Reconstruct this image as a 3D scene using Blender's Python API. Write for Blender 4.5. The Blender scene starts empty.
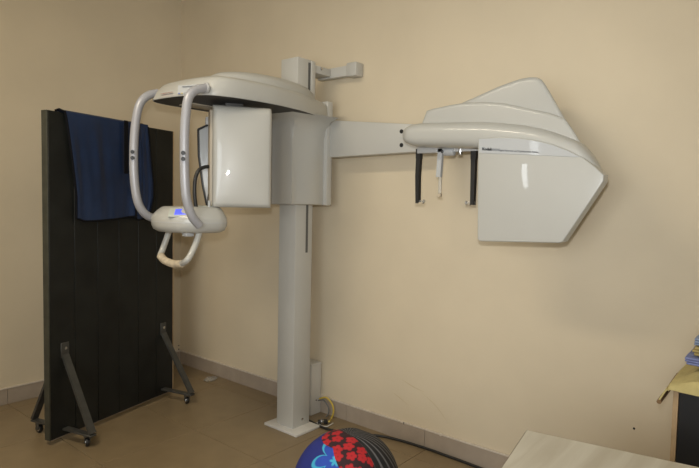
import bpy, bmesh, math, random
from mathutils import Vector, Matrix
random.seed(7)
C = bpy.context.scene.collection
S = bpy.context.scene

# ------------------------------------------------------------------ camera
R=(0.767459, 0.640783, 0.020125); U=(-0.0519, 0.03081, 0.998177); F=(-0.638994, 0.767104, -0.056902); LOC=(4.414526, -2.912778, 1.5); FPX=560.83
cam = bpy.data.cameras.new('camera'); co = bpy.data.objects.new('camera', cam); C.objects.link(co)
cam.sensor_width = 36; cam.lens = FPX/699*36; cam.clip_start = .05
co.matrix_world = Matrix(((R[0],U[0],-F[0],LOC[0]),(R[1],U[1],-F[1],LOC[1]),(R[2],U[2],-F[2],LOC[2]),(0,0,0,1)))
S.camera = co
S.view_settings.view_transform = 'Standard'; S.view_settings.look = 'None'
S.view_settings.gamma = 1; S.view_settings.use_curve_mapping = False
S.view_settings.exposure = 0.2

# ------------------------------------------------------------------ light
w = bpy.data.worlds.new('world'); S.world = w; w.use_nodes = True
w.node_tree.nodes['Background'].inputs[0].default_value = (.75,.85,1,1)
w.node_tree.nodes['Background'].inputs[1].default_value = 1.0
def light(name, kind, loc, energy, col, target=None, **k):
    l = bpy.data.lights.new(name, kind); l.energy = energy; l.color = col
    for a, b in k.items(): setattr(l, a, b)
    o = bpy.data.objects.new(name, l); C.objects.link(o); o.location = loc
    if target: o.rotation_euler = (Vector(target)-Vector(loc)).to_track_quat('-Z','Y').to_euler()
    return o
# the camera's own flash, just above the lens
light('camera_flash', 'SPOT', (4.40,-2.93,1.62), 112, (.97,.985,1), (2.45,-.3,1.72), spot_size=math.radians(84), spot_blend=1.0, shadow_soft_size=.03)
# daylight through the window in the wall behind the photographer
light('window_daylight', 'AREA', (4.3,-4.52,1.7), 48, (.90,.96,1), (3.4,0,2.0), shape='RECTANGLE', size=1.7, size_y=1.3)
# daylight through the narrow side window
light('side_window_daylight', 'AREA', (1.86,-4.50,2.05), 4, (.92,.97,1), (1.86,0,2.05), shape='RECTANGLE', size=.10, size_y=.7)
# ceiling tube lamp of the room
light('ceiling_tube_light', 'AREA', (2.2,-2.6,3.25), 35, (1,.88,.68), (2.2,-2.6,0), shape='RECTANGLE', size=1.2, size_y=.4)

# ------------------------------------------------------------------ materials
def mat(name, col, rough=.5, metal=0, var=0, vscale=5, bump=0, bscale=80, spec=.5, coat=0, emit=None, trans=0, alpha=1):
    m = bpy.data.materials.new(name); m.use_nodes = True; nt = m.node_tree; b = nt.nodes['Principled BSDF']
    b.inputs['Base Color'].default_value = (*col,1); b.inputs['Roughness'].default_value = rough
    b.inputs['Metallic'].default_value = metal; b.inputs['Specular IOR Level'].default_value = spec
    b.inputs['Coat Weight'].default_value = coat; b.inputs['Transmission Weight'].default_value = trans
    tc = nt.nodes.new('ShaderNodeTexCoord')
    if var:
        n = nt.nodes.new('ShaderNodeTexNoise'); n.inputs['Scale'].default_value = vscale; n.inputs['Detail'].default_value = 6
        nt.links.new(tc.outputs['Object'], n.inputs['Vector'])
        r = nt.nodes.new('ShaderNodeValToRGB')
        r.color_ramp.elements[0].position = .3; r.color_ramp.elements[1].position = .7
        r.color_ramp.elements[0].color = (*[max(0,c*(1-var)) for c in col],1)
        r.color_ramp.elements[1].color = (*[min(1,c*(1+var)) for c in col],1)
        nt.links.new(n.outputs['Fac'], r.inputs[0]); nt.links.new(r.outputs[0], b.inputs['Base Color'])
    if bump:
        n = nt.nodes.new('ShaderNodeTexNoise'); n.inputs['Scale'].default_value = bscale; n.inputs['Detail'].default_value = 4
        nt.links.new(tc.outputs['Object'], n.inputs['Vector'])
        bp = nt.nodes.new('ShaderNodeBump'); bp.inputs['Strength'].default_value = bump; bp.inputs['Distance'].default_value = .004
        nt.links.new(n.outputs['Fac'], bp.inputs['Height']); nt.links.new(bp.outputs[0], b.inputs['Normal'])
    if emit:
        b.inputs['Emission Color'].default_value = (*emit[0],1); b.inputs['Emission Strength'].default_value = emit[1]
    return m
M = dict(
 wall = mat('cream_wall_paint', (.645,.555,.405), .62, var=.05, vscale=1.6, bump=.12, bscale=35, spec=.3),
 ceiling = mat('white_ceiling_paint', (.75,.73,.68), .8),
 slot = mat('slot_recess_dark', (.10,.10,.095), .6),
 scuff = mat('tan_scuff', (.56,.46,.30), .8),
 grout = mat('dark_grout', (.10,.085,.065), .9),
 tile = mat('beige_brown_floor_tile', (.25,.185,.105), .32, var=.08, vscale=7, bump=.03, bscale=20, spec=.45),
 skirt = mat('grey_brown_skirting_tile', (.37,.305,.24), .45, var=.08, vscale=9),
 skirt_top = mat('dusty_mortar_lip', (.60,.53,.44), .8, var=.1, vscale=30),
 cream = mat('cream_plastic_shell', (.435,.43,.395), .38, var=.015, vscale=3, coat=.35),
 white = mat('white_plastic_panel', (.44,.45,.45), .35, coat=.2),
 grey = mat('light_grey_painted_metal', (.49,.48,.44), .38, var=.02, vscale=4),
 tan = mat('tan_grey_plastic', (.40,.35,.27), .5),
 gloss = mat('glossy_grey_plastic', (.46,.455,.42), .3, var=.01, coat=.6),
 greyd = mat('mid_grey_plastic', (.44,.44,.43), .5),  # one even grey for small fittings, rings and seams
 base = mat('white_base_plate', (.62,.60,.56), .5, var=.05, vscale=20),
 tube = mat('silver_grey_handle_tube', (.36,.36,.38), .38, metal=.15),
 dark = mat('matt_black_plastic', (.015,.015,.015), .45),
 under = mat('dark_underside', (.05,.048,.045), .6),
 chrome = mat('dull_chrome', (.6,.6,.6), .25, metal=1),
 tape = mat('worn_beige_tape', (.50,.42,.30), .7, var=.2, vscale=40, bump=.5, bscale=90),
 lcd = mat('blue_lcd', (.05,.07,.5), .3, emit=((.09,.11,.75),.9)),
 lcdframe = mat('grey_green_keypad', (.42,.45,.40), .4),
 clear = mat('clear_plastic', (.85,.85,.82), .15, trans=.75),
 screen = mat('black_green_painted_board', (.0095,.0105,.0095), .5, spec=.35, var=.35, vscale=6, bump=.1, bscale=60),
 screen_edge = mat('worn_dark_green_edge', (.045,.045,.032), .6, var=.3, vscale=12),
 steel = mat('dark_painted_steel', (.05,.049,.044), .45, var=.2, vscale=20),
 navy = mat('navy_blue_vinyl_cloth', (.009,.023,.066), .45, var=.25, vscale=5, bump=.25, bscale=14),
 navyd = mat('black_binding', (.006,.006,.008), .9, spec=.15),
 yellow = mat('yellow_tag', (.65,.42,.03), .5),
 yellow_cable = mat('yellow_cable', (.62,.45,.07), .5),
 grey_cable = mat('grey_cable', (.16,.16,.15), .5),
 trunk = mat('white_trunking', (.58,.56,.51), .5),
 black_face = mat('black_laminate', (.012,.012,.013), .4),
 wood_edge = mat('light_wood_edge', (.42,.29,.16), .5, var=.12, vscale=15),
 edge_band = mat('brown_edge_band', (.20,.15,.11), .5),
 ycloth = mat('pale_yellow_cloth', (.55,.46,.20), .85, var=.1, vscale=25, bump=.4, bscale=120),
 tcloth = mat('tan_yellow_cloth', (.40,.31,.12), .85, var=.15, vscale=25, bump=.4, bscale=120),
 bcloth = mat('periwinkle_blue_cloth', (.19,.22,.42), .85, var=.15, vscale=25, bump=.4, bscale=120),
 bcloth2 = mat('dusty_blue_cloth', (.24,.30,.44), .85, var=.15, vscale=25, bump=.4, bscale=120),
 brown = mat('brown_hem', (.22,.13,.06), .8),
 ink = mat('black_ink', (.02,.02,.022), .5),
 ink2 = mat('grey_ink', (.22,.23,.24), .5),
 ink3 = mat('mid_grey_ink', (.12,.125,.13), .5),
 red_ink = mat('red_ink', (.5,.04,.04), .5), blue_ink = mat('blue_ink', (.03,.06,.5), .5), yel_ink = mat('yellow_ink', (.8,.6,.05), .5),
 plaster = mat('bare_plaster_chip', (.7,.64,.52), .9),
)
def wood_top():
    m = mat('pale_ash_laminate', (.55,.51,.42), .42); nt = m.node_tree; b = nt.nodes['Principled BSDF']
    tc = nt.nodes.new('ShaderNodeTexCoord'); mp = nt.nodes.new('ShaderNodeMapping'); mp.inputs['Scale'].default_value = (14,.9,1)
    n = nt.nodes.new('ShaderNodeTexNoise'); n.inputs['Scale'].default_value = 1.6; n.inputs['Detail'].default_value = 7; n.inputs['Distortion'].default_value = .6
    r = nt.nodes.new('ShaderNodeValToRGB'); e = r.color_ramp.elements
    e[0].position = .32; e[0].color = (.47,.43,.345,1); e[1].position = .66; e[1].color = (.58,.55,.465,1)
    L = nt.links.new
    L(tc.outputs['Object'], mp.inputs[0]); L(mp.outputs[0], n.inputs['Vector']); L(n.outputs['Fac'], r.inputs[0]); L(r.outputs[0], b.inputs['Base Color'])
    return m
M['desk'] = wood_top()
def floral(name, c_bg, c_pet, c_line, scale, rot=0, petals=5, center=None, r0=.20, r1=.26):
    """flat printed flowers: voronoi cells with a petal-shaped outline around each cell centre"""
    m = mat(name, c_bg, .8); nt = m.node_tree; b = nt.nodes['Principled BSDF']; L = nt.links.new
    def N(t, **k):
        n = nt.nodes.new(t)
        for a, v in k.items(): setattr(n, a, v)
        return n
    def math_(op, a, bb=None):
        n = N('ShaderNodeMath', operation=op)
        for i, v in enumerate((a, bb)):
            if v is None: continue
            if isinstance(v, (int, float)): n.inputs[i].default_value = v
            else: L(v, n.inputs[i])
        return n.outputs[0]
    uv = N('ShaderNodeUVMap'); uv.uv_map = 'UVMap'
    sc = N('ShaderNodeVectorMath', operation='SCALE'); L(uv.outputs[0], sc.inputs[0]); sc.inputs['Scale'].default_value = scale
    d = N('ShaderNodeVectorMath', operation='SUBTRACT'); L(sc.outputs[0], d.inputs[0])
    if center:
        d.inputs[1].default_value = (center[0]*scale,center[1]*scale,0); ln = N('ShaderNodeVectorMath', operation='LENGTH'); L(d.outputs[0], ln.inputs[0]); dist = ln.outputs['Value']
    else:
        v = N('ShaderNodeTexVoronoi', voronoi_dimensions='2D'); v.inputs['Scale'].default_value = 1; v.inputs['Randomness'].default_value = .45
        L(sc.outputs[0], v.inputs['Vector']); L(v.outputs['Position'], d.inputs[1]); dist = v.outputs['Distance']
    sx = N('ShaderNodeSeparateXYZ'); L(d.outputs[0], sx.inputs[0])
    ang = math_('ARCTAN2', sx.outputs[1], sx.outputs[0])
    pet = math_('ABSOLUTE', math_('COSINE', math_('MULTIPLY', math_('ADD', ang, rot), petals/2)))
    rad = math_('ADD', math_('MULTIPLY', pet, r1), r0)
    q_ = math_('DIVIDE', dist, rad)
    r = N('ShaderNodeValToRGB'); e = r.color_ramp.elements; r.color_ramp.interpolation = 'LINEAR'
    e[0].position = 0; e[0].color = (*c_line,1); e[1].position = 1; e[1].color = (*c_bg,1)
    for p, c in ((.16,c_line),(.22,c_pet),(.74,c_pet),(.80,c_line),(.90,c_line),(.96,c_bg)):
        k = e.new(p); k.color = (*c,1)
    L(q_, r.inputs[0]); L(r.outputs[0], b.inputs['Base Color'])
    return m
M['blue_print'] = floral('blue_flower_print', (.015,.025,.19), (.02,.07,.42), (.05,.40,.62), 3.7, rot=.2, petals=6, center=(-.052,-.150))
M['red_print'] = floral('red_flower_print', (.030,.008,.012), (.45,.014,.02), (.30,.010,.016), 20, petals=5, r0=.36, r1=.16)
M['yellow_print'] = mat('yellow_leaf_print', (.62,.50,.18), .8, var=.5, vscale=30)
def stripes():
    m = mat('black_grey_stripe_cloth', (.02,.02,.02), .8); nt = m.node_tree; b = nt.nodes['Principled BSDF']; L = nt.links.new
    uv = nt.nodes.new('ShaderNodeUVMap'); wv = nt.nodes.new('ShaderNodeTexWave'); wv.wave_type = 'BANDS'; wv.bands_direction = 'X'
    wv.inputs['Scale'].default_value = 7; wv.inputs['Distortion'].default_value = 0
    r = nt.nodes.new('ShaderNodeValToRGB'); e = r.color_ramp.elements; e[0].position = .72; e[0].color = (.008,.008,.009,1); e[1].position = .92; e[1].color = (.12,.115,.12,1)
    L(uv.outputs[0], wv.inputs['Vector']); L(wv.outputs['Fac'], r.inputs[0]); L(r.outputs[0], b.inputs['Base Color'])
    return m
M['stripe'] = stripes()

# ------------------------------------------------------------------ helpers
ROOT = {}
def link(name, me, parent, loc=(0,0,0)):
    o = bpy.data.objects.new(name, me); C.objects.link(o); o.location = loc
    if parent is not None: o.parent = parent
    return o
def base_of(p):
    v = Vector((0,0,0))
    while p is not None: v = v + Vector(p.location); p = p.parent
    return v
def obj(name, bm, m, parent=None, smooth=True, label=None, origin=None):
    """link a bmesh given in world coordinates"""
    off = base_of(parent)
    if origin is not None: off = Vector(origin)
    for v in bm.verts: v.co -= off
    bmesh.ops.recalc_face_normals(bm, faces=bm.faces[:])
    me = bpy.data.meshes.new(name); bm.to_mesh(me); bm.free()
    for mm in (m if isinstance(m, (list,tuple)) else [m]): me.materials.append(mm)
    if smooth:
        me.polygons.foreach_set('use_smooth', [True]*len(me.polygons))
        me.set_sharp_from_angle(angle=math.radians(38))
    o = link(name, me, parent)
    if origin is not None and parent is None: o.location = origin
    if label: o['label'] = label
    return o
def thing(name, label, cat, loc, group=None):
    o = bpy.data.objects.new(name, None); C.objects.link(o); o.location = loc; o.empty_display_size = .1
    tag(o, label, cat, group); return o
def tag(o, label, cat, group=None):
    o['label'] = label; o['category'] = cat
    if group: o['group'] = group
    return o
def struct(o): o['kind'] = 'structure'; return o
def bevel(bm, w_, seg=2, angle=30):
    es = [e for e in bm.edges if len(e.link_faces) == 2 and e.calc_face_angle(0) > math.radians(angle)]
    if w_ > 0 and es: bmesh.ops.bevel(bm, geom=es, offset=w_, segments=seg, profile=.5, affect='EDGES', clamp_overlap=True)
def box(lo, hi, bv=0, seg=2, bm=None, mtx=None):
    b = bmesh.new()
    vs = [b.verts.new((x,y,z)) for x in (lo[0],hi[0]) for y in (lo[1],hi[1]) for z in (lo[2],hi[2])]
    for f in ((0,1,3,2),(4,6,7,5),(0,4,5,1),(2,3,7,6),(0,2,6,4),(1,5,7,3)): b.faces.new([vs[i] for i in f])
    bmesh.ops.recalc_face_normals(b, faces=b.faces[:])
    bevel(b, bv, seg)
    if mtx is not None: b.transform(mtx)
    return merge(bm, b)
def merge(a, b):
    if a is None: return b
    me = bpy.data.meshes.new('tmp'); b.to_mesh(me); b.free(); a.from_mesh(me); bpy.data.meshes.remove(me); return a
def catmull(pts, n, closed=False):
    P = [Vector(p) for p in pts]; out = []; N = len(P)
    rng = range(N) if closed else range(N-1)
    for i in rng:
        p0 = P[(i-1) % N] if closed or i > 0 else P[0]*2-P[1]
        p1 = P[i]; p2 = P[(i+1) % N]
        p3 = P[(i+2) % N] if closed or i+2 < N else P[-1]*2-P[-2]
        for k in range(n):
            t = k/n
            out.append(.5*((2*p1)+(-p0+p2)*t+(2*p0-5*p1+4*p2-p3)*t*t+(-p0+3*p1-3*p2+p3)*t**3))
    if not closed: out.append(P[-1])
    return out
def tube(pts, r, sides=12, n=6, bm=None, smooth=True, radii=None, caps=True):
    P = catmull(pts, n) if smooth and len(pts) > 2 else [Vector(p) for p in pts]
    b = bm or bmesh.new(); prev = None; rings = []
    nrm = None
    for i, p in enumerate(P):
        d = (P[min(i+1,len(P)-1)]-P[max(i-1,0)]).normalized()
        if nrm is None:
            nrm = d.orthogonal().normalized()
        nrm = (nrm - d*nrm.dot(d)).normalized(); bi = d.cross(nrm)
        rr = r if radii is None else radii[0]+(radii[1]-radii[0])*i/(len(P)-1)
        ring = [b.verts.new(p+rr*(math.cos(2*math.pi*k/sides)*nrm+math.sin(2*math.pi*k/sides)*bi)) for k in range(sides)]
        if rings:
            for k in range(sides): b.faces.new((rings[-1][k],rings[-1][(k+1)%sides],ring[(k+1)%sides],ring[k]))
        rings.append(ring)
    if caps: b.faces.new(rings[0][::-1]); b.faces.new(rings[-1])
    return b
def loft(rings, cap0=True, cap1=True, bm=None):
    b = bm or bmesh.new(); last = None; n = len(rings[0])
    R_ = [[b.verts.new(p) for p in ring] for ring in rings]
    for a, c in zip(R_, R_[1:]):
        for k in range(n): b.faces.new((a[k],a[(k+1)%n],c[(k+1)%n],c[k]))
    if cap0: b.faces.new(R_[0][::-1])
    if cap1: b.faces.new(R_[-1])
    return b
def disc(c, axis, r, h, seg=16, bv=0, bm=None):
    b = bmesh.new(); bmesh.ops.create_cone(b, cap_ends=True, segments=seg, radius1=r, radius2=r, depth=h)
    bevel(b, bv, 2, 50)
    b.transform(Matrix.Translation(Vector(c)) @ Vector((0,0,1)).rotation_difference(Vector(axis)).to_matrix().to_4x4())
    return merge(bm, b)
def tap(x, y, y0, k=.34):
    '''the hood narrows towards its back on the right-hand side'''
    return x-k*(y-y0)*max(0,min(1,(x-3.15)/.3))
def slab_y(outline, yf, yb, rf, seg=5, smooth_n=0, rb=.01, taper=False):
    """outline [(x,z)] extruded from yf (front, rounded by rf) to yb"""
    P = [Vector((x,0,z)) for x, z in outline]
    if smooth_n: P = catmull(P, smooth_n, True)
    n = len(P)
    area = sum(P[i].x*P[(i+1)%n].z-P[(i+1)%n].x*P[i].z for i in range(n))
    if area < 0: P.reverse()
    nr = []
    for i in range(n):
        e1 = (P[i]-P[i-1]).normalized(); e2 = (P[(i+1)%n]-P[i]).normalized()
        n1 = Vector((e1.z,0,-e1.x)); n2 = Vector((e2.z,0,-e2.x)); m_ = (n1+n2)
        m_ = m_.normalized() if m_.length > 1e-6 else n1
        nr.append(m_/max(.5, m_.dot(n1)))
    rings = []
    for k in range(seg+1):
        a = math.pi/2*k/seg; ins = rf*(1-math.sin(a)); y = yf+rf*.8*(1-math.cos(a))
        rings.append([(P[i].x-nr[i].x*ins, y, P[i].z-nr[i].z*ins) for i in range(n)])
    rings.append([(P[i].x, yb-rb, P[i].z) for i in range(n)])
    rings.append([(P[i].x-nr[i].x*rb, yb, P[i].z-nr[i].z*rb) for i in range(n)])
    if taper: rings = [[(tap(x,y,yf),y,z) for x, y, z in r_] for r_ in rings]
    b = loft(rings)
    return b

# ------------------------------------------------------------------ the room
RX, RY, RZ = 5.6, -4.6, 3.35
T = .63; XJ, YJ, SJ = 1.39, -.80, 2.63
struct(obj('ceiling', box((-.1,RY-.1,RZ),(RX+.1,.1,RZ+.1)), M['ceiling'], smooth=False))
wb = struct(obj('wall_back', box((-.12,0,-.1),(RX+.12,.12,RZ)), M['wall'], smooth=False))
struct(obj('wall_left', box((-.12,RY,-.1),(0,0,RZ)), M['wall'], smooth=False))
struct(obj('wall_right', box((RX,RY,-.1),(RX+.12,0,RZ)), M['wall'], smooth=False))
b = box((-.12,RY-.12,-.1),(1.78,RY,RZ)); box((1.94,RY-.12,-.1),(3.4,RY,RZ), bm=b); box((1.78,RY-.12,-.1),(1.94,RY,1.6), bm=b); box((1.78,RY-.12,2.5),(1.94,RY,RZ), bm=b); box((5.2,RY-.12,-.1),(RX+.12,RY,RZ), bm=b)
box((3.4,RY-.12,-.1),(5.2,RY,.9), bm=b); box((3.4,RY-.12,2.3),(5.2,RY,RZ), bm=b)
struct(obj('wall_front', b, M['wall'], smooth=False))
b = box((3.4,RY-.09,.9),(3.45,RY-.03,2.3))
for x0, x1 in ((4.27,4.33),(5.15,5.2)): box((x0,RY-.09,.9),(x1,RY-.03,2.3), bm=b)
for z0, z1 in ((.9,.95),(2.25,2.3)): box((3.45,RY-.085,z0),(5.15,RY-.035,z1), bm=b)
win = struct(obj('window_1', b, M['white'], smooth=False))
for x0, x1 in ((3.45,4.27),(4.33,5.15)): obj('pane', box((x0,RY-.064,.95),(x1,RY-.058,2.25)), M['clear'], win, smooth=False)

b = box((1.78,RY-.09,1.6),(1.80,RY-.03,2.5)); box((1.92,RY-.09,1.6),(1.94,RY-.03,2.5), bm=b); box((1.80,RY-.085,1.6),(1.92,RY-.035,1.62), bm=b); box((1.80,RY-.085,2.48),(1.92,RY-.035,2.5), bm=b)
win2 = struct(obj('window_2', b, M['white'], smooth=False)); obj('pane', box((1.80,RY-.064,1.62),(1.92,RY-.058,2.48)), M['clear'], win2, smooth=False)

fl = struct(obj('floor', box((-.1,RY-.1,-.12),(RX+.1,.1,-.006)), M['grout'], smooth=False))
def cuts(lo, hi, j, t):
    v = [lo]; k = math.ceil((lo-j)/t)
    while j+k*t < hi-.02:
        if j+k*t > lo+.02: v.append(j+k*t)
        k += 1
    return v+[hi]
cache = {}
def tile(name, sx, sy, sz, cx, cy, cz, m, parent, bv, key):
    k = (key, round(sx,3), round(sy,3), round(sz,3))
    if k not in cache:
        bb = box((-sx/2,-sy/2,-sz/2),(sx/2,sy/2,sz/2), bv, 1)
        me = bpy.data.meshes.new(name); bb.to_mesh(me); bb.free(); me.materials.append(m); cache[k] = me
    return link(name, cache[k], parent, (cx,cy,cz))
xs, ys = cuts(0, RX, XJ, T), cuts(RY, 0, YJ, T)
for x0, x1 in zip(xs, xs[1:]):
    for y0, y1 in zip(ys, ys[1:]):
        o = tile('tile', x1-x0-.003, y1-y0-.003, .0095, (x0+x1)/2, (y0+y1)/2, -.00475+random.uniform(-.0003,.0), M['tile'], fl, .0012, 'f')
# skirting of cut tiles with a mortar lip
H = .117
bb_ = struct(obj('baseboard_back', box((0,-.0165,H-.006),(RX,0,H+.004), .002), M['skirt_top'], smooth=False))
xs = cuts(.013, RX, SJ, T)
for x0, x1 in zip(xs, xs[1:]): tile('skirting_tile', x1-x0-.0025, .012, H-.006, (x0+x1)/2, -.006, (H-.006)/2, M['skirt'], bb_, .001, 's')
bl = struct(obj('baseboard_left', box((0,RY,H-.006),(.0165,-.0165,H+.004), .002), M['skirt_top'], smooth=False))
ys2 = cuts(RY, -.013, YJ, T)
for y0, y1 in zip(ys2, ys2[1:]): tile('skirting_tile', .012, y1-y0-.0025, H-.006, .006, (y0+y1)/2, (H-.006)/2, M['skirt'], bl, .001, 's')

# ------------------------------------------------------------------ x-ray machine
CX0, CX1, CY0, CY1 = 1.713, 1.866, -.392, -.235
xr = thing('x_ray_machine', 'tall cream and grey dental x-ray machine with a long side arm', 'x-ray machine', ((CX0+CX1)/2,(CY0+CY1)/2,0))
col = obj('column', box((CX0,CY0,.016),(CX1,CY1,2.405), .006, 2), M['grey'], xr)
obj('rail_slot', box((CX1-.004,-.298,1.165),(CX1+.0012,-.278,2.385)), M['slot'], col, smooth=False)  # no groove is cut: the recess's darkness is put into this flat strip's colour
obj('rail_cover', box((CX1-.004,-.276,1.475),(CX1+.008,-.238,2.398), .003), M['grey'], col)
obj('screw', disc((CX1+.002,-.305,.06),(1,0,0),.009,.006,12,.001), M['chrome'], col)
obj('base_plate', box((1.645,-.44,0),(1.95,-.222,.018), .004), M['base'], xr)
# wall bracket at the top
br = obj('wall_bracket', box((1.74,-.24,2.335),(1.86,-.072,2.385), .004), M['grey'], xr)
b = box((1.74,-.075,2.325),(2.01,-.035,2.392), .004)
obj('bracket_bar', b, M['grey'], br)
obj('bracket_end', box((1.995,-.08,2.318),(2.082,-.0,2.408), .010), M['grey'], br)
obj('bolt', disc((1.862,-.17,2.37),(1,0,.4),.010,.012,10), M['chrome'], br)

# carriage (sliding housing that carries the overhead arm)
def prof(x1, yb, yf, bul, n=8):
    # plan outline: flat front, softly bulged +x cheek
    pts = [(1.63,yb),(1.63,yf+.02),(1.645,yf)]
    pts += [(1.870,yf),(1.888,yf+.006)]
    for k in range(n+1):
        t = k/n; pts.append((x1-.030+ .030*t + bul*math.sin(math.pi*min(1,t*1.0))*.5, yf+.012+(yb-yf-.012)*t))
    return pts
rings = []
for z, x1, bul, yf in ((1.476,1.912,.04,-.452),(1.482,1.918,.05,-.458),(1.7,1.918,.055,-.458),(1.90,1.918,.05,-.458),(1.95,1.928,.028,-.462),(1.985,1.948,.024,-.478),(2.01,1.975,.018,-.51),(2.027,2.02,.01,-.56),(2.034,2.035,.005,-.60)):
    rings.append([(x,y,z) for x, y in prof(x1,-.19,yf,bul)])
car = obj('carriage_housing', loft(rings), M['gloss'], xr)
obj('back_plate', box((1.62,-.195,1.474),(1.945,-.14,2.150), .008), M['grey'], car)
obj('yellow_tag', box((1.655,-.475,1.478),(1.70,-.458,1.505), .003), M['yellow'], car, label='small yellow tag')

# overhead canopy
RIM = [(1.62,-1.243),(1.70,-1.249),(1.78,-1.244),(1.86,-1.231),(1.93,-1.208),(2.01,-1.165),(2.055,-1.08),(2.078,-.98),(2.09,-.82),(2.085,-.70),(2.062,-.54),(2.015,-.38),(1.965,-.24),(1.92,-.16),(1.84,-.13),(1.72,-.13),(1.62,-.16),(1.585,-.26),(1.56,-.42),(1.545,-.62),(1.54,-.82),(1.54,-1.00),(1.545,-1.12),(1.57,-1.205)]
rim = catmull([(x,y,0) for x, y in RIM], 4, True)
CC = Vector((1.81,-.68,0))
def lev(s, z, dy=0):
    out = []
    for p in rim:
        y = (p.y-CC.y)*(1-(1-s)*.62)+CC.y
        out.append(((p.x-CC.x)*s+CC.x, y+max(0,z-2.045)*.8*max(0,min(1,(-1.08-y)/.17)), z))
    return out
can = obj('canopy', loft([lev(.96,2.040),lev(.992,2.028),lev(1,2.033),lev(.998,2.075),lev(.988,2.106),lev(.97,2.121),lev(.92,2.131),lev(.8,2.143),lev(.5,2.156),lev(.2,2.16)]), M['cream'], xr)
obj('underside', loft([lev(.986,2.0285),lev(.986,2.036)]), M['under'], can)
obj('underside_plate', box((1.62,-1.08,2.0235),(1.74,-.88,2.030), .001), M['tan'], can)
rings = []
dome = [(math.cos(a),math.sin(a)) for a in [2*math.pi*k/40 for k in range(40)]]
for s, z in ((1.0,2.12),(1.0,2.155),(.95,2.187),(.84,2.210),(.62,2.228),(.3,2.235)):
    rings.append([(1.79+.205*s*x, -.60+.40*(1-(1-s)*.9)*y, z) for x, y in dome])
obj('dome_cover', loft(rings), M['cream'], can)
# sticker and small print on the near front wall of the canopy
def on_wall(x0, y0, x1, y1, z0, z1, off, m, name, lab=None):
    d = Vector((x1-x0,y1-y0,0)).normalized(); n = Vector((d.y,-d.x,0)); 
    a = Vector((x0,y0,0))+n*off; c = Vector((x1,y1,0))+n*off; tl = -n*.006
    b = bmesh.new(); v = [b.verts.new(p) for p in (a+Vector((0,0,z0)),c+Vector((0,0,z0)),c+Vector((0,0,z1))+tl,a+Vector((0,0,z1))+tl)]
    v2 = [b.verts.new(x.co-n*.004) for x in v]
    b.faces.new(v); b.faces.new(v2[::-1])
    for i in range(4): b.faces.new((v[i],v2[i],v2[(i+1)%4],v[(i+1)%4]))
    return obj(name, b, m, can, smooth=False, label=lab)
on_wall(1.845,-1.236,1.955,-1.197,2.038,2.083,.004,M['white'],'sticker','small white sticker with printed lines')
on_wall(1.850,-1.234,1.862,-1.230,2.040,2.048,.0055,M['blue_ink'],'print_mark'); on_wall(1.864,-1.229,1.876,-1.225,2.040,2.048,.0055,M['yel_ink'],'print_mark')
on_wall(1.87,-1.227,1.945,-1.200,2.074,2.077,.0055,M['ink2'],'print_line'); on_wall(1.885,-1.222,1.94,-1.202,2.043,2.045,.0055,M['ink2'],'print_line')
on_wall(1.70,-1.2495,1.80,-1.243,2.052,2.0545,.003,M['red_ink'],'print_line')

# tube head facing the camera, and the sensor behind it
nn = Vector((.84,-.545,0)).normalized(); tt = Vector((.545,.84,0)).normalized(); up = Vector((0,0,1))
TH = Vector((2.035,-.972,0))+tt*.009
def shell(c, w_, z0, z1, d1, bulge, rs, rt, name, m, parent):
    '''rounded cover: softly bulged front, side edges rounded by rs, top edge by rt'''
    W2 = w_/2; hs = [-1+2*i/4 for i in range(5)]
    def axis(lo, hi, r0, r1):
        v = [lo+r0*(1-math.cos(math.pi/2*k/5)) for k in range(5)]
        v += [lo+r0+(hi-r1-lo-r0)*k/10 for k in range(11)]
        v += [hi-r1*(1-math.cos(math.pi/2*(4-k)/5)) for k in range(5)]
        return v
    us = axis(-W2,W2,rs,rs); zs = axis(z0,z1,rs,rt); zc = (z0+z1)/2; hz = (z1-z0)/2
    dr = lambda e, r: 0 if e >= r else r-math.sqrt(max(0,r*r-(r-e)**2))
    b = bmesh.new(); g = []
    for z in zs:
        row = []
        for u in us:
            d = -bulge*(1-(u/W2)**2)*(1-((z-zc)/hz)**2)
            d += dr(W2-abs(u),rs) + dr(z-z0,rs) + dr(z1-z,rt)
            d = min(d, rt*1.1)
            row.append(b.verts.new(c+tt*u+up*z-nn*d))
        g.append(row)
    nz, nu = len(zs), len(us)
    for j in range(nz-1):
        for i in range(nu-1): b.faces.new((g[j][i],g[j][i+1],g[j+1][i+1],g[j+1][i]))
    loop = [g[0][i] for i in range(nu)]+[g[j][nu-1] for j in range(1,nz)]+[g[nz-1][i] for i in range(nu-2,-1,-1)]+[g[j][0] for j in range(nz-2,0,-1)]
    back = []
    for v in loop:
        p = v.co.copy(); dd = (c-p).dot(nn); back.append(b.verts.new(p+nn*(dd-d1)))
    n_ = len(loop)
    for k in range(n_): b.faces.new((loop[k],loop[(k+1)%n_],back[(k+1)%n_],back[k]))
    b.faces.new(back)
    return obj(name, b, m, parent)
th = shell(TH, .312,1.458,2.002,.085,.016,.024,.045,'tube_head',M['cream'],xr)
shell(TH-nn*.084-tt*.008, .322,1.466,1.985,.15,0,.006,.012,'tube_head_back',M['tan'],th)
obj('rotor_arm', box((-.30,-.05,1.985),(.24,.05,2.04),.01, mtx=Matrix(((nn.x,tt.x,0,1.72),(nn.y,tt.y,0,-.80),(0,0,1,0),(0,0,0,1)))), M['under'], xr)
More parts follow.
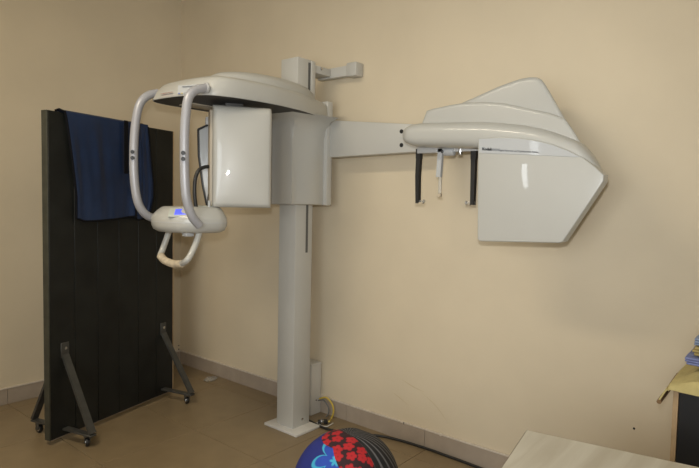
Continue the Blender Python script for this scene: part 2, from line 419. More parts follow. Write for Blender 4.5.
# sensor plate (tapered) beyond the tube head
SC = Vector((1.60,-.745,0))
sp = [(-.165,1.925),(-.16,1.76),(-.135,1.58),(-.11,1.46),(-.02,1.475),(.08,1.52),(.16,1.92),(.10,1.98),(-.06,1.98)]
def plate(c, pts, d0, d1, ins, name, m, parent, bv=.006):
    b = bmesh.new(); cx = sum(p[0] for p in pts)/len(pts); cz = sum(p[1] for p in pts)/len(pts)
    P = [((x-cx)*(1-ins/.16)+cx, (z-cz)*(1-ins/.25)+cz) for x, z in pts]
    loft([[c+tt*x+up*z-nn*d for x, z in P] for d in (d0,d1)], bm=b)
    bmesh.ops.recalc_face_normals(b, faces=b.faces[:]); bevel(b, bv, 2)
    return obj(name, b, m, parent)
se = plate(SC, sp, 0, .05, 0, 'sensor_housing', M['dark'], xr)
plate(SC, sp, -.012, .004, .014, 'sensor_face', M['white'], se)
obj('sensor_arm', box((-.03,-.10,1.95),(.03,.06,2.0),.008, mtx=Matrix(((nn.x,tt.x,0,SC.x-.03),(nn.y,tt.y,0,SC.y),(0,0,1,0),(0,0,0,1)))), M['greyd'], se)

# chin-rest console hanging below the handles
CON = [(1.56,-1.10),(1.57,-1.18),(1.61,-1.245),(1.68,-1.285),(1.77,-1.298),(1.86,-1.287),(1.93,-1.25),(1.985,-1.18),(2.005,-1.10),(2.003,-1.06),(1.98,-1.02),(1.90,-1.0),(1.77,-.995),(1.66,-1.0),(1.59,-1.02),(1.565,-1.05)]
cn = catmull([(x,y,0) for x, y in CON], 4, True); cc = Vector((1.78,-1.13,0))
def cl(s, z, f=0): return [((p.x-cc.x)*s+cc.x, (p.y-cc.y)*s+cc.y+f, z) for p in cn]
con = obj('console', loft([cl(.55,1.318),cl(.82,1.322),cl(.94,1.335),cl(.99,1.357),cl(1,1.374),cl(1.0,1.392),cl(.985,1.403),cl(.94,1.418,.003),cl(.87,1.436,.008),cl(.79,1.452,.014),cl(.74,1.457,.018),cl(.5,1.459,.02)]), M['cream'], xr)
obj('seam_line', loft([cl(1.0035,1.3735),cl(1.0055,1.376),cl(1.0035,1.3785)], False, False), M['greyd'], con)
def pad(c, n, u, w_, h, t, name, m, parent, bv=.003, lab=None):
    n = Vector(n).normalized(); u = Vector(u); u = (u-n*u.dot(n)).normalized(); v = n.cross(u)
    mt = Matrix(((u.x,v.x,n.x,c[0]),(u.y,v.y,n.y,c[1]),(u.z,v.z,n.z,c[2]),(0,0,0,1)))
    return obj(name, box((-w_/2,-h/2,-t/2),(w_/2,h/2,t/2),bv,2,mtx=mt), m, parent, label=lab)
PC = Vector((1.890,-1.243,1.431))-Vector((.42,-.50,.75))*.005; PN = (.42,-.50,.75)
pad(PC, PN, (.72,.69,0), .13, .066, .010, 'keypad', M['lcdframe'], con, .004)
pad(PC+Vector(PN)*.0045+Vector((.003,.003,0)), PN, (.72,.69,0),   .074, .044, .006, 'display', M['lcd'], con, .001, 'lit blue display')
obj('chin_post', disc((1.93,-1.10,1.468),(0,0,1),.007,.05,10,.002), M['white'], con)
obj('bite_stop', box((1.79,-1.09,1.455),(1.92,-1.03,1.464),.003), M['lcdframe'], con)
obj('chin_tab', box((1.86,-1.22,1.302),(1.90,-1.17,1.330),.006), M['white'], con)
# the two tall bent handles
HN = [(2, -1.174, 2.063), (2, -1.24, 2.039), (2, -1.277, 1.997), (2, -1.291, 1.926), (2, -1.299, 1.813), (2, -1.298, 1.642), (2, -1.291, 1.528), (2, -1.276, 1.464), (2, -1.251, 1.409), (2, -1.209, 1.365)]
HF = [(1.545, -1.167, 2.088), (1.545, -1.228, 2.064), (1.545, -1.273, 2.017), (1.545, -1.297, 1.938), (1.545, -1.311, 1.813), (1.545, -1.313, 1.65), (1.545, -1.301, 1.526), (1.545, -1.277, 1.449), (1.545, -1.228, 1.399), (1.545, -1.148, 1.379)]
hn = obj('handle', tube(HN,.0228,14,5), M['tube'], xr, label='near bent grey handle tube')
hf = obj('handle', tube(HF,.0228,14,5), M['tube'], xr, label='far bent grey handle tube')
obj('end_ring', disc(HN[0],(.1,1,0),.029,.012,16,.003), M['greyd'], hn)
for hnd, pts in ((hn, [(2.018, -1.318, 1.723), (2.018, -1.318, 1.694)]),(hf, [(1.563, -1.33, 1.746), (1.563, -1.33, 1.714)])):
    for p in pts: obj('screw', disc(p,(.75,-.66,0),.0105,.012,12), M['ink'], hnd)
# lower hand grip
GF = [(1.64, -1.147, 1.341), (1.64, -1.175, 1.269), (1.64, -1.197, 1.214)]; GN = [(1.92, -1.147, 1.342), (1.92, -1.174, 1.269), (1.92, -1.204, 1.213), (1.92, -1.228, 1.183)]
GB = [GF[2], [(1.66, -1.221, 1.184)][0], [(1.71, -1.225, 1.163)][0], [(1.79, -1.221, 1.151)][0], [(1.86, -1.218, 1.159)][0], GN[3]]
g = obj('hand_grip', tube(GF[:2]+GB+GN[::-1][1:],.0165,12,5), M['cream'], xr)
obj('grip_tape', tube(GB[1:5],.021,12,5), M['tape'], g, label='worn beige tape wrapped round the grip')
# black lead from the tube head to the console
obj('head_cable', tube([(1.86, -1.038, 1.678), (1.86, -1.077, 1.673), (1.86, -1.115, 1.655), (1.86, -1.137, 1.611), (1.86, -1.143, 1.547), (1.86, -1.137, 1.478), (1.86, -1.127, 1.441)],.010,10,5), M['dark'], xr, label='black cable')
obj('head_cable', tube([(1.8, -0.9932, 1.552), (1.8, -1.01, 1.512), (1.8, -1.009, 1.445)],.006,8,4), M['dark'], xr, label='short black cable')

# long arm to the skull-imaging head
AF = [(1.932, -0.165, 2.032), (1.955, -0.165, 1.788), (2.641, -0.165, 1.798), (2.636, -0.165, 1.953)]
b = bmesh.new(); ring = [(p[0],p[2]) for p in AF]; ring[0] = (1.93,ring[0][1]); ring[1] = (1.93,ring[1][1])
loft([[(x,y,z) for x, z in ring] for y in (-.165,-.095)], bm=b); bmesh.ops.recalc_face_normals(b, faces=b.faces[:]); bevel(b,.006,2)
arm = obj('side_arm', b, M['grey'], xr)
for p in [(2.509, -0.166, 1.921), (2.511, -0.166, 1.841)]: obj('screw_hole', disc(p,(0,1,0),.0125,.004,14), M['dark'], arm)
p = [(2.492, -0.166, 1.883), (2.535, -0.166, 1.881)]; obj('arm_joint', box((p[0][0],-.1665,p[0][2]-.0015),(p[1][0]+.03,-.164,p[0][2]+.0015)), M['greyd'], arm, smooth=False)

xz = lambda L_: [(p[0],p[2]) for p in L_]
# main curved rim with the round nose
def resample(P, n):
    P = [Vector(p) for p in P]; L_ = [0]
    for a, c in zip(P, P[1:]): L_.append(L_[-1]+(c-a).length)
    out = []
    for k in range(n):
        t = L_[-1]*k/(n-1); i = 0
        while i < len(P)-2 and L_[i+1] < t: i += 1
        out.append(P[i].lerp(P[i+1], (t-L_[i])/max(1e-9,L_[i+1]-L_[i])))
    return out
rt_ = [(2.714, -0.45, 1.85), (2.724, -0.45, 1.879), (2.746, -0.45, 1.898), (2.783, -0.45, 1.909), (2.832, -0.45, 1.912), (2.915, -0.45, 1.909), (2.995, -0.45, 1.904), (3.078, -0.45, 1.899), (3.158, -0.45, 1.894), (3.219, -0.45, 1.888), (3.284, -0.45, 1.879), (3.38, -0.45, 1.862), (3.472, -0.45, 1.838), (3.548, -0.45, 1.809), (3.62, -0.45, 1.776), (3.667, -0.45, 1.73), (3.701, -0.45, 1.679), (3.725, -0.45, 1.635)]
rb_ = [(2.715, -0.45, 1.843), (2.725, -0.45, 1.825), (2.749, -0.45, 1.809), (2.787, -0.45, 1.797), (2.836, -0.45, 1.79), (2.919, -0.45, 1.784), (2.999, -0.45, 1.779), (3.082, -0.45, 1.773), (3.162, -0.45, 1.765), (3.224, -0.45, 1.755), (3.289, -0.45, 1.744), (3.385, -0.45, 1.735), (3.477, -0.45, 1.718), (3.552, -0.45, 1.696), (3.625, -0.45, 1.666), (3.671, -0.45, 1.646), (3.704, -0.45, 1.629), (3.727, -0.45, 1.618)]
rt_ = catmull(rt_,3); rb_ = catmull(rb_,3); rings = []
for p, c in zip(rt_, rb_):
    ring = []; m_ = (p+c)/2; h = (p-c)/2; dep = min(.075, h.length*1.3+.006)
    for k in range(15):
        a = math.pi*k/14; ca = math.cos(a); sa = math.sin(a)
        cs = math.copysign(abs(ca)**.75, ca); ss = sa**.7
        ring.append((m_.x+h.x*cs, -.425-dep*ss, m_.z+h.z*cs))
    for k in range(5):
        a = k/4; cs = -1+2*a; ring.append((tap(m_.x+h.x*cs*.93,-.14,-.45), -.14, m_.z+h.z*cs*.93))
    rings.append(ring)
ceph = obj('imaging_head', loft(rings), M['cream'], xr)
mid = xz([(2.821, -0.45, 1.872), (2.829, -0.45, 1.917), (2.854, -0.45, 1.974), (2.889, -0.45, 1.981), (2.992, -0.45, 1.991), (3.075, -0.45, 1.994), (3.18, -0.45, 1.987), (3.281, -0.45, 1.97), (3.405, -0.45, 1.934), (3.491, -0.45, 1.909), (3.558, -0.45, 1.88), (3.593, -0.45, 1.831), (3.629, -0.45, 1.774), (3.711, -0.45, 1.645), (3.543, -0.45, 1.709), (3.359, -0.45, 1.797), (3.107, -0.45, 1.835)])
obj('middle_cover', slab_y(mid,-.452,-.16,.018,4,0,taper=True), M['cream'], ceph)
rear = xz([(2.993, -0.4, 1.961), (3.036, -0.4, 2.004), (3.127, -0.4, 2.031), (3.229, -0.4, 2.062), (3.327, -0.4, 2.083), (3.374, -0.4, 2.086), (3.412, -0.4, 2.081), (3.435, -0.4, 2.067), (3.454, -0.4, 2.041), (3.483, -0.4, 1.993), (3.545, -0.4, 1.887), (3.617, -0.4, 1.779), (3.696, -0.4, 1.657), (3.527, -0.4, 1.683), (3.24, -0.4, 1.785), (3.024, -0.4, 1.869)])
obj('rear_cover', slab_y(rear,-.415,-.17,.022,4,0,taper=True), M['cream'], ceph)
pan = xz([(3.181, -0.51, 1.808), (3.29, -0.51, 1.81), (3.375, -0.51, 1.801), (3.458, -0.51, 1.786), (3.528, -0.51, 1.765), (3.596, -0.51, 1.736), (3.655, -0.51, 1.705), (3.704, -0.51, 1.667), (3.743, -0.51, 1.63), (3.743, -0.51, 1.605), (3.59, -0.51, 1.349), (3.575, -0.51, 1.344), (3.208, -0.51, 1.329), (3.195, -0.51, 1.339)])
panel = obj('cassette_panel', slab_y(pan,-.512,-.445,.006,3,0,rb=.004), M['cream'], ceph)
strip = xz([(3.187, -0.513, 1.805), (3.292, -0.513, 1.803), (3.377, -0.513, 1.796), (3.459, -0.513, 1.781), (3.529, -0.513, 1.76), (3.598, -0.513, 1.732), (3.646, -0.513, 1.705), (3.479, -0.513, 1.718), (3.19, -0.513, 1.74)])
obj('name_strip', slab_y(strip,-.5148,-.508,.001,1,0,rb=.001), M['white'], ceph)
obj('panel_backing', slab_y(xz([(3.151, -0.43, 1.786), (3.698, -0.43, 1.622), (3.555, -0.43, 1.352), (3.178, -0.43, 1.335)]),-.447,-.435,.002,1,0,rb=.002), M['under'], ceph)
def text(s, x, z, y, size, m, parent, name, rot=-.088):
    cu = bpy.data.curves.new('t','FONT'); cu.body = s; cu.size = size; cu.extrude = .0003; cu.offset = size*.02; cu.resolution_u = 2
    o = bpy.data.objects.new('t', cu); C.objects.link(o)
    me = bpy.data.meshes.new_from_object(o.evaluated_get(bpy.context.evaluated_depsgraph_get()))
    bpy.data.objects.remove(o)
    b = bmesh.new(); b.from_mesh(me)
    b.transform(Matrix(((1,0,0,x),(0,0,-1,y),(0,1,0,z),(0,0,0,1))) @ Matrix.Rotation(rot,4,'Z'))
    return obj(name, b, m, parent, smooth=False)
T0 = [(3.206, -0.515, 1.752), (3.25, -0.515, 1.748), (3.29, -0.515, 1.745)]
for dx in (0,.0007): text('Kodak', T0[0][0]+dx, T0[0][2], -.5168, .0185, M['ink'], ceph, 'lettering')
text('8000C', T0[1][0], T0[1][2], -.5168, .0165, M['ink2'], ceph, 'lettering')
text('Digital Panoramic and Cephalometric System', T0[2][0]-.002, T0[2][2], -.5168, .0102, M['ink3'], ceph, 'lettering')
# head holder under the nose
YH = -.36
rl = [(2.76, -0.36, 1.783), (3.111, -0.36, 1.763)]
hold = obj('head_holder_rail', box((rl[0][0],YH-.02,rl[1][2]+.002),(rl[1][0]+.02,YH+.02,rl[0][2]+.014),.003), M['greyd'], ceph)
def rod(pxs, zt, zb, side):
    x = pxs[0]; r_ = obj('ear_rod', loft([[(x+a*w_+dx, YH+c*.012, z) for a, c in ((-1,-1),(1,-1),(1,1),(-1,1))] for z, w_, dx in ((zt,.016,0),(zt-.05,.014,-.001),(zt-.052,.0125,-.001),((zt+zb)/2,.0115,-.002*side-.002),(zb,.0095,0))]), M['dark'], ceph)
    obj('ear_plug', tube([(x-.012*side,YH,zb+.012),(x+.034*side,YH,zb+.010)],.004,8,2,smooth=False), M['clear'], r_)
    obj('ear_plug_tip', disc((x+.036*side,YH,zb+.010),(1,0,0),.010,.008,12,.002), M['clear'], r_)
    obj('rod_foot', box((x-.014,YH-.010,zb-.004),(x+.026*side+.006,YH+.010,zb+.004),.002), M['tape'], r_)
    return r_
e1 = [(2.763, -0.36, 1.79), (2.766, -0.36, 1.502)]; e2 = [(3.087, -0.36, 1.776), (3.096, -0.36, 1.498)]
rod((e1[0][0],), e1[0][2], e1[1][2], 1); rod((e2[0][0],), e2[0][2], e2[1][2], -1)
nb = [(2.898, -0.37, 1.784), (2.9, -0.37, 1.639), (2.903, -0.37, 1.541)]; x = nb[0][0]
nr = obj('nose_rest', loft([[(xx+a*.013, -.37+c*.010, z) for a, c in ((-1,-1),(1,-1),(1,1),(-1,1))] for xx, z in ((x+.003,nb[0][2]),(x-.004,nb[1][2]))]), M['white'], ceph)
obj('ruler', box((nb[1][0]-.007,-.373,nb[2][2]),(nb[1][0]+.009,-.367,nb[1][2]+.01),.001), M['clear'], nr)
obj('ruler_tip', box((nb[1][0]-.009,-.38,nb[2][2]-.004),(nb[1][0]+.011,-.36,nb[2][2]+.012),.003), M['tape'], nr)
kb = [(2.951, -0.37, 1.768), (3.014, -0.37, 1.773)]
b = disc((kb[0][0],-.37,kb[0][2]),(1,0,0),.022,.060,18,.006); obj('slide_block', b, M['white'], hold)
obj('slide_button', disc((kb[0][0]-.030,-.39,kb[0][2]),(.3,-1,0),.008,.012,12,.001), M['dark'], hold)
obj('clamp_knob', disc((kb[1][0],-.37,kb[1][2]),(0,0,1),.012,.05,14,.003), M['chrome'], hold)

# ------------------------------------------------------------------ trunking and leads behind the column
tr = thing('trunking_box', 'white plastic cable trunking box on the floor against the wall behind the column', 'cable box', (1.70,-.06,0))
obj('box_body', box((1.64,-.115,.0),(1.765,-.0145,.36),.004), M['trunk'], tr)
obj('box_lid', box((1.635,-.119,.35),(1.770,-.0145,.366),.003), M['trunk'], tr)
obj('screw', disc((1.767,-.065,.10),(1,0,0),.006,.005,10), M['chrome'], tr)
tag(obj('yellow_cable', tube([(1.785,-.05,.11)]+[(1.846, -0.05, 0.1347), (1.903, -0.05, 0.1027), (1.918, -0.05, 0.0502), (1.897, -0.05, -0.005)]+[(1.958, -0.1393, 0.02)],.006,8,5), M['yellow_cable'], origin=(1.86,-.05,0)), 'yellow cable looping out of the trunking box beside the column', 'cable')
tag(obj('grey_cable', tube([(1.782,-.06,.10)]+[(1.828, -0.06, 0.115), (1.875, -0.06, 0.0843), (1.881, -0.06, 0.0363), (1.849, -0.06, -0.0076)]+[(1.889, -0.1639, 0.012)],.005,8,5), M['grey_cable'], origin=(1.84,-.05,0)), 'thin dark grey cable looping inside the yellow one', 'cable')
cp = [(1.924, -0.162, 0.014)][0]
cnx = thing('cable_connector', 'small black and silver plug lying on floor where the cables meet', 'plug', (cp[0],cp[1],0))
obj('plug_body', box((-.035,-.016,.001),(.03,.016,.028),.004, mtx=Matrix.Translation((cp[0],cp[1],0)) @ Matrix.Rotation(.9,4,'Z')), M['dark'], cnx)
obj('plug_shell', box((-.018,-.018,.004),(.004,.018,.031),.004, mtx=Matrix.Translation((cp[0],cp[1],0)) @ Matrix.Rotation(.9,4,'Z')), M['chrome'], cnx)
tag(obj('power_cable', tube([(1.80,-.195,.009)]+[(1.978, -0.221, 0.009), (2.079, -0.2054, 0.009), (2.171, -0.174, 0.009), (2.257, -0.1162, 0.009), (2.349, -0.0674, 0.009), (2.429, -0.0477, 0.009), (2.512, -0.0357, 0.009), (2.668, -0.0281, 0.009), (2.794, -0.0312, 0.009), (2.888, -0.0328, 0.009), (3.051, -0.0419, 0.009)],.008,10,5), M['dark'], origin=(2.4,-.2,0)), 'thick black power cable running along the floor by the skirting', 'cable')
tag(obj('white_cord', tube([(1.886, -0.181, 0.006), (1.941, -0.2001, 0.006), (1.981, -0.1854, 0.006), (1.972, -0.114, 0.006)],.004,8,5), M['trunk'], origin=(1.9,-.1,0)), 'short white cord lying under the small plug', 'cable')
# small leftovers
hk = [(0.0105, -0.02, 0.1318), (-0.0294, -0.02, 0.1197), (-0.0296, -0.02, 0.1522), (0.0103, -0.02, 0.1641)]
tag(obj('wire_hook', tube(hk,.004,8,4), M['dark'], origin=hk[0]), 'tiny black wire hook in the corner on top of the skirting', 'hook')
b = bmesh.new()
fp = [(0.5937, -0.1756, 0.002), (0.5302, -0.0901, 0.002), (0.5442, -0.0393, 0.002), (0.6185, -0.0434, 0.002), (0.6541, -0.1005, 0.002), (0.6503, -0.1574, 0.002)]
vs = [b.verts.new((p[0],p[1],.002+random.uniform(0,.012))) for p in fp]; cv = b.verts.new((sum(p[0] for p in fp)/6,sum(p[1] for p in fp)/6,.014))
for i in range(6): b.faces.new((vs[i],vs[(i+1)%6],cv))
bmesh.ops.subdivide_edges(b, edges=b.edges[:], cuts=2)
for v in b.verts: v.co.z = max(.0015, v.co.z+random.uniform(-.004,.005))
ext = bmesh.ops.extrude_face_region(b, geom=b.faces[:]); [setattr(v.co,'z',v.co.z+.0012) for v in ext['geom'] if isinstance(v, bmesh.types.BMVert)]
tag(obj('plastic_scrap', b, M['clear'], origin=fp[0]), 'crumpled scrap of clear plastic on the floor near the skirting', 'litter')

# ------------------------------------------------------------------ rolling lead screen
A = Vector([(0.9507, -1.522, 0.03)][0]); B_ = Vector([(0.6825, -0.5088, 0.03)][0])
d = (B_-A); d.z = 0; LW = d.length; d.normalize(); n = Vector((d.y,-d.x,0))   # n: towards the viewer
TS = .048
scr = thing('rolling_screen', 'tall dark green boarded radiation screen on castered braces, standing in the corner', 'screen', (A.x,A.y,0))
def SP(s, o_, z): return Vector((A.x,A.y,0))+d*s+n*o_+Vector((0,0,z))
def sbox(s0, s1, o0, o1, z0, z1, bv=.002, bm=None):
    mt = Matrix(((d.x,n.x,0,A.x),(d.y,n.y,0,A.y),(0,0,1,0),(0,0,0,1)))
    return box((s0,o0,z0),(s1,o1,z1),bv,1,bm,mt)
ZT = 2.0
NB = 6; gw = (LW-.016)/NB
obj('core_panel', sbox(.010,LW-.010,-TS+.006,-.006,.034,ZT-.012), M['screen'], scr)
for k in range(NB):
    s0 = .008+k*gw
    obj('board', sbox(s0+.0015,s0+gw-.0015,-.007,random.uniform(-.0012,.0008),.032,ZT-.004,.0015), M['screen'], scr)
obj('edge_strip', sbox(0,.008,-TS,0,.03,ZT), M['screen_edge'], scr); obj('edge_strip', sbox(LW-.008,LW,-TS,0,.03,ZT), M['wood_edge'], scr, label='bare wooden edge')
obj('top_strip', sbox(.008,LW-.008,-TS,0,ZT-.004,ZT), M['screen'], scr)
obj('bottom_strip', sbox(.008,LW-.008,-TS,0,.026,.032), M['edge_band'], scr)
obj('back_panel', sbox(.008,LW-.008,-TS,-TS+.006,.032,ZT-.004), M['screen'], scr)
for z in (.30,.44): obj('hinge', sbox(LW-.002,LW+.005,-.03,-.004,z,z+.07), M['grey'], scr)
def brace(s, side, out=.235, zt=.535):
    o0 = 0 if side > 0 else -TS
    sg = side; O = lambda v: o0+sg*v
    w_ = .022
    # sloping flat bar
    b = bmesh.new()
    p0 = (O(.004),zt); p1 = (O(out),.085); th = .010
    dv = Vector((p1[0]-p0[0],0,p1[1]-p0[1])).normalized(); pr = Vector((dv.z,0,-dv.x))*th/1.2
    ring = [(p0[0]+pr.x,p0[1]+pr.z),(p1[0]+pr.x,p1[1]+pr.z),(p1[0]-pr.x,p1[1]-pr.z),(p0[0]-pr.x,p0[1]-pr.z)]
    loft([[SP(s+ds,o,z) for o, z in ring] for ds in (-w_,w_)], bm=b)
    r_ = obj('brace', b, M['steel'], scr)
    lo, hi = sorted((O(.0),O(out+.01)))
    obj('foot_bar', sbox(s-w_,s+w_,lo,hi,.068,.080), M['steel'], r_)
    lo, hi = sorted((O(.0),O(.006)))
    obj('mount_plate', sbox(s-.028,s+.028,lo,hi,zt-.015,zt+.075), M['steel'], r_)
    obj('bolt', disc(SP(s,O(.009),zt+.04),n,.009,.008,10), M['chrome'], r_)
    # caster
    cw = SP(s,O(out-.045),.0265)
    ax = (n*.5+d*.85).normalized() if side > 0 else d
    c = obj('caster', disc(cw,ax,.026,.022,20,.005), M['dark'], scr)
    obj('hub', disc(cw,ax,.016,.027,14,.003), M['chrome'], c)
    f = bmesh.new(); q_ = ax.cross(Vector((0,0,1))).normalized()
    for sd in (-1,1):
        loft([[cw+ax*sd*t_+q_*a+Vector((0,0,z)) for a, z in ((-.011,-.004),(.011,-.004),(.016,.038),(-.016,.038))] for t_ in (.014,.0165)], bm=f)
    disc(cw+Vector((0,0,.040)),(0,0,1),.022,.006,16,bm=f)
    obj('fork', f, M['steel'], c)
for s in (.105,.935):
    brace(s,1,.235 if s < .5 else .275,.535 if s < .5 else .50); brace(s,-1)

# ------------------------------------------------------------------ blue lead apron over the screen
def apron_sheet(sL, sR, ztL, drop_f, drop_b, amp, off, ph, nu=44, nv=60):
    """(u across, v from back hem over the top edge to the front hem)"""
    tot = drop_b+TS+.03+drop_f; b = bmesh.new(); g_ = []
    for j in range(nv+1):
        v = tot*j/nv; row = []
        for i in range(nu+1):
            u = i/nu
            if v < drop_b: q_, z, f_ = -TS-.012, ZT+.01-(drop_b-v), (drop_b-v)/drop_b
            elif v < drop_b+TS+.03:
                t = (v-drop_b)/(TS+.03); q_ = -TS-.012+t*(TS+.024); z = ZT+.010+.010*math.sin(math.pi*t); f_ = 0
            else: q_, z, f_ = .012, ZT+.01-(v-drop_b-TS-.03), (v-drop_b-TS-.03)/drop_f
            s = sL(f_)+(sR(f_)-sL(f_))*u
            hem = (.035*u-.008*math.sin(math.pi*u)+.02*math.exp(-(u/.08)**2))*f_*f_ if q_ > 0 else 0
            w_ = amp*min(1,f_*2.2)*(math.sin(u*21+ph+f_*1.2)+.6*math.sin(u*37+1.3*ph)+.8*math.sin(u*9-f_*2))*(.6+.4*math.sin(f_*4+u*3))
            w_ = max(w_,-.006)
            sg = 1 if q_ > 0 else -1
            row.append(b.verts.new(SP(s, q_+sg*(w_+off*min(1,1 if f_ else 1)), z+hem)))
        g_.append(row)
    for j in range(nv):
        for i in range(nu): b.faces.new((g_[j][i],g_[j][i+1],g_[j+1][i+1],g_[j+1][i]))
    edge = [g_[j][0].co.copy() for j in range(nv+1)]+[g_[nv][i].co.copy() for i in range(1,nu+1)]+[g_[j][nu].co.copy() for j in range(nv-1,-1,-1)]
    return b, edge
ap = thing('lead_apron', 'navy blue lead apron hung over the top of the dark screen', 'apron', tuple(SP(.45,0,1.33)))
def sheet_obj(name, args, parent, m=M['navy']):
    b, edge = apron_sheet(*args)
    bmesh.ops.recalc_face_normals(b, faces=b.faces[:])
    bmesh.ops.solidify(b, geom=b.faces[:], thickness=.005)
    o = obj(name, b, m, parent)
    obj('binding', tube(edge[::2],.0065,6,1,smooth=False), M['navyd'], o)
    return o
sheet_obj('front_sheet', (lambda f: .105+.075*min(1,f*1.3)**.8 if f > 0 else .10, lambda f: .68+.02*f, 0, .665, .30, .008, .006, .3), ap)
sheet_obj('side_flap', (lambda f: .645-.0*f, lambda f: .755+.05*min(1,f*1.6)-.03*max(0,f-.8)*5, 0, .665, .28, .006, .019, 1.7, 20, 60), ap)
st = obj('strap', sbox(.535,.570,.036,.043,1.66,ZT+.012,.002), M['navyd'], ap, label='black strap')
obj('strap', sbox(.16,.185,.004,.009,1.70,1.90,.002), M['navyd'], ap, label='short black strap end behind the left edge')

# ------------------------------------------------------------------ patchwork cloth bundle
bc = Vector((2.945,-1.13,.262))
pw = thing('patchwork_bag', 'round stuffed cloth bag with blue flowered, red flowered and black striped patches', 'bag', (bc.x,bc.y,0))
vd = math.radians(-50.8); RH, RV = .232, .262      # direction that faces the desk side of the room
def bagp(lon, co, puff):
    a = vd+math.radians(lon); c_ = math.radians(co)
    wr = 1+.012*math.sin(a*7)*math.sin(c_)+puff
    sup = math.sin(c_)**.85
    p = Vector((math.cos(a)*sup*RH*wr, math.sin(a)*sup*RH*wr, math.cos(c_)*RV*wr))
    p.z = max(p.z, -.258)
    return bc+p
def patch(lon0, lon1, c0, c1, m, label, puff=.02, nl=26, nc=30):
    b = bmesh.new(); uvl = b.loops.layers.uv.new('UVMap'); rows = []
    for i in range(nc+1):
        co = c0+(c1-c0)*i/nc; a, z = lon0(co), lon1(co); row = []
        for k in range(nl+1):
            t = k/nl; lon = a+(z-a)*t
            pf = puff*(min(1,math.sin(math.pi*t)*2.2)**.6)*(min(1,math.sin(math.pi*min(.5,i/nc+.02))*3)) if 0 < t < 1 else 0
            row.append((b.verts.new(bagp(lon,co,pf)),(math.radians(lon)*.232,math.radians(co)*.25) if m is M['stripe'] else (math.radians(co)*.25*math.sin(math.radians(lon)),-math.radians(co)*.25*math.cos(math.radians(lon)))))
        rows.append(row)
    for i in range(nc):
        for k in range(nl):
            q4 = (rows[i][k],rows[i][k+1],rows[i+1][k+1],rows[i+1][k])
            f = b.faces.new([x[0] for x in q4])
            for l, x in zip(f.loops, q4): l[uvl].uv = x[1]
    bmesh.ops.remove_doubles(b, verts=b.verts[:], dist=1e-5)
    return obj('patch', b, m, pw, label=label)
LA = lambda c: -34+46*min(1,max(0,(c-24)/40))**.9
LY = lambda c: LA(c)+16*min(1,max(0,(c-58)/20))
patch(lambda c: -150, LA, 24, 176, M['blue_print'], 'blue patch with a light blue flower')
patch(LA, LY, 58, 176, M['yellow_print'], 'narrow yellow patch', .005, 6)
patch(LY, lambda c: 40, 24, 176, M['red_print'], 'red flowered patch')
patch(lambda c: -150, lambda c: 40, 0, 24.5, M['red_print'], 'red flowered top patch', .012)
patch(lambda c: 40, lambda c: 210, 0, 176, M['stripe'], 'black patch with thin grey stripes')

# ------------------------------------------------------------------ desk in the foreground
DC = Vector((3.705,-1.112,.75)); ang = math.atan2(.072,.423)
dm = Matrix.Translation((DC.x,DC.y,0)) @ Matrix.Rotation(ang,4,'Z')
dk = thing('desk', 'pale wood laminate desk in the front right corner', 'desk', (DC.x,DC.y,0)); 
def dbox(lo, hi, bv=.001, **k): return box(lo, hi, bv, 1, mtx=dm, **k)
o = obj('desk_top', dbox((0,-.66,.7265),(1.25,0,.75),.001), M['desk'], dk)
obj('edge_band', dbox((-.0016,-.66,.727),(0,0,.7494),.0), M['edge_band'], dk, smooth=False); obj('edge_band', dbox((0,0,.727),(1.25,.0016,.7494),0), M['edge_band'], dk, smooth=False)
obj('side_panel', dbox((.03,-.62,.0),(.05,-.04,.7265)), M['desk'], dk); obj('side_panel', dbox((1.2,-.62,0),(1.22,-.04,.7265)), M['desk'], dk)
obj('modesty_panel', dbox((.05,-.10,.25),(1.2,-.084,.7265)), M['desk'], dk)

# ------------------------------------------------------------------ black cabinet and cloths at the right
cb = thing('cabinet', 'low black cabinet with a light wood edge, behind the desk at the right', 'cabinet', (4.45,-.27,0))
X0 = 4.027; ZC = .822
obj('carcass', box((X0+.018,-.478,.0),(4.80,-.03,ZC-.018),.001), M['black_face'], cb, smooth=False)
obj('side_panel', box((X0,-.50,0),(X0+.018,-.03,ZC-.018),.001), M['wood_edge'], cb, smooth=False); obj('side_panel', box((4.80,-.50,0),(4.818,-.03,ZC-.018),.001), M['wood_edge'], cb, smooth=False)
obj('cabinet_top', box((X0,-.50,ZC-.018),(4.818,-.03,ZC),.001), M['wood_edge'], cb, smooth=False)
for x0, x1 in ((X0+.020,4.418),(4.422,4.798)):
    dr = obj('door', box((x0,-.497,.06),(x1,-.479,ZC-.02),.001), M['black_face'], cb, smooth=False)
    obj('handle', tube([((x0+x1)/2+(.14 if x0 < 4.2 else -.14),-.50,z) for z in (.40,.405,.495,.50)],.004,8,1,smooth=False), M['chrome'], dr)
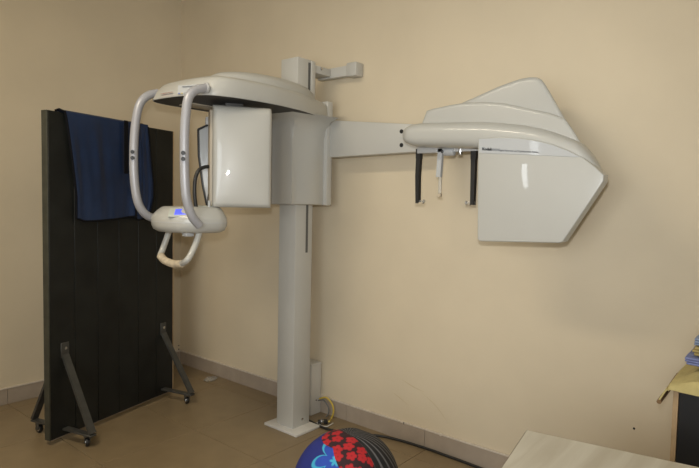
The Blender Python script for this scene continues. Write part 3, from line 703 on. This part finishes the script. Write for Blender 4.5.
# yellow cloth draped over the cabinet top, its corner hanging past the side
def drape():
    b = bmesh.new(); nu, nv = 48, 26; g_ = []
    for i in range(nu+1):
        row = []
        for j in range(nv+1):
            u = -.13+.85*i/nu; v = j/nv           # u: distance in x from the left edge, v: 0 front hem .. 1 back
            y = -.525+.42*v
            if u < 0:
                a = min(1,-u/.13); x = X0-.006-.036*a; z = ZC+.010-.072*a**1.1*(1-.25*v)
            else: x = X0+u*.93; z = ZC+.008
            t_ = max(0,min(1,u/.10)); t_ = t_*t_*(3-2*t_); f_ = max(0,min(1,(v-.04)/.25))
            z += .052*t_*f_
            if v < .16 and u > -.03: z -= .020*(1-v/.16)**1.3*(.85+.15*math.sin(u*17)); y = -.512-.006*(1-v/.16)+.12*max(0,v-.06)
            z += .006*math.sin(u*23+v*5)*f_*(1 if u > 0 else .3)
            row.append(b.verts.new((x,y,z)))
        g_.append(row)
    for i in range(nu):
        for j in range(nv): b.faces.new((g_[i][j],g_[i+1][j],g_[i+1][j+1],g_[i][j+1]))
    edge = [v.co.copy() for v in g_[0]]
    bmesh.ops.recalc_face_normals(b, faces=b.faces[:]); bmesh.ops.solidify(b, geom=b.faces[:], thickness=-.006)
    return b, edge
b, edge = drape()
yc = thing('yellow_cloth', 'pale yellow cloth draped over the black cabinet top', 'cloth', (X0+.3,-.3,ZC))
yo = obj('cloth', b, M['ycloth'], yc); obj('hem', tube(edge[::3],.009,8,2), M['brown'], yc, label='brown hem')
def folded(x0, x1, y0, y1, z0, h, m, name, label, tilt=0):
    """a folded cloth: three soft layers around a rounded fold on the left"""
    b = bmesh.new()
    lays = 3; t = h/lays
    for k in range(lays):
        bb = box((x0+random.uniform(0,.012),y0+random.uniform(0,.01),z0+k*t+.0005),(x1-random.uniform(0,.02),y1-random.uniform(0,.02),z0+(k+1)*t-.0005), t*.42, 3)
        bmesh.ops.subdivide_edges(bb, edges=[e for e in bb.edges if e.calc_length() > .1], cuts=6, use_grid_fill=True)
        for v in bb.verts: v.co.z += .003*math.sin(v.co.x*40+k)*math.cos(v.co.y*33)+tilt*(v.co.x-x0)
        merge(b, bb)
    tag(obj(name, b, m, origin=(x0,y0,z0)), label, 'cloth', 'folded cloths stacked on the cabinet')
zz = ZC+.078
folded(4.047,4.40,-.44,-.20,zz,.030,M['bcloth'],'folded_cloth','folded periwinkle blue cloth lying directly on the yellow cloth')
folded(4.066,4.42,-.43,-.20,zz+.036,.036,M['tcloth'],'folded_cloth','folded tan yellow cloth between the two blue cloths')
folded(4.074,4.40,-.43,-.21,zz+.078,.026,M['bcloth2'],'folded_cloth','folded dusty blue cloth on top of the stack of cloths')
# old marks: nail holes, a chip of plaster and faint scuffs on the paint
p = [(3.791, -0.001, 0.4422)][0]; obj('nail_hole', disc(p,(0,1,0),.0055,.003,8), M['dark'], wb, label='small black hole in the paint')
p = [(2.48, -0.0165, 0.1161)][0]; obj('nail', box((p[0]-.002,-.020,p[2]-.008),(p[0]+.002,-.0165,p[2]+.006)), M['dark'], bb_, label='small black nail')
p = [(2.743, -0.0135, 0.1162)][0]; obj('plaster_chip', disc((p[0],-.013,p[2]),(0,1,0),.010,.003,9), M['plaster'], bb_, label='pale plaster chip')
for L_ in ([(2.371, -0.0006, 0.2854), (2.434, -0.0006, 0.2614), (2.512, -0.0006, 0.2226)], [(2.597, -0.0006, 0.3323), (2.684, -0.0006, 0.285), (2.741, -0.0006, 0.238), (2.784, -0.0006, 0.1882)], [(2.43, -0.0006, 0.3899), (2.522, -0.0006, 0.3592), (2.611, -0.0006, 0.342)]):
    P_ = catmull(L_,6); b = bmesh.new(); n_ = len(P_)
    loft([[(p.x,-.0012,p.z+h) for p in (q_,)][0:1]+[(q_.x,-.0002,q_.z+h) for h in (.003*math.sin(math.pi*i/(n_-1))+.0006,-.003*math.sin(math.pi*i/(n_-1))-.0006)] for i, q_ in enumerate(P_) for h in (0,)], bm=b)
    obj('scuff_mark', b, M['scuff'], wb, label='faint tan scuff on the paint')
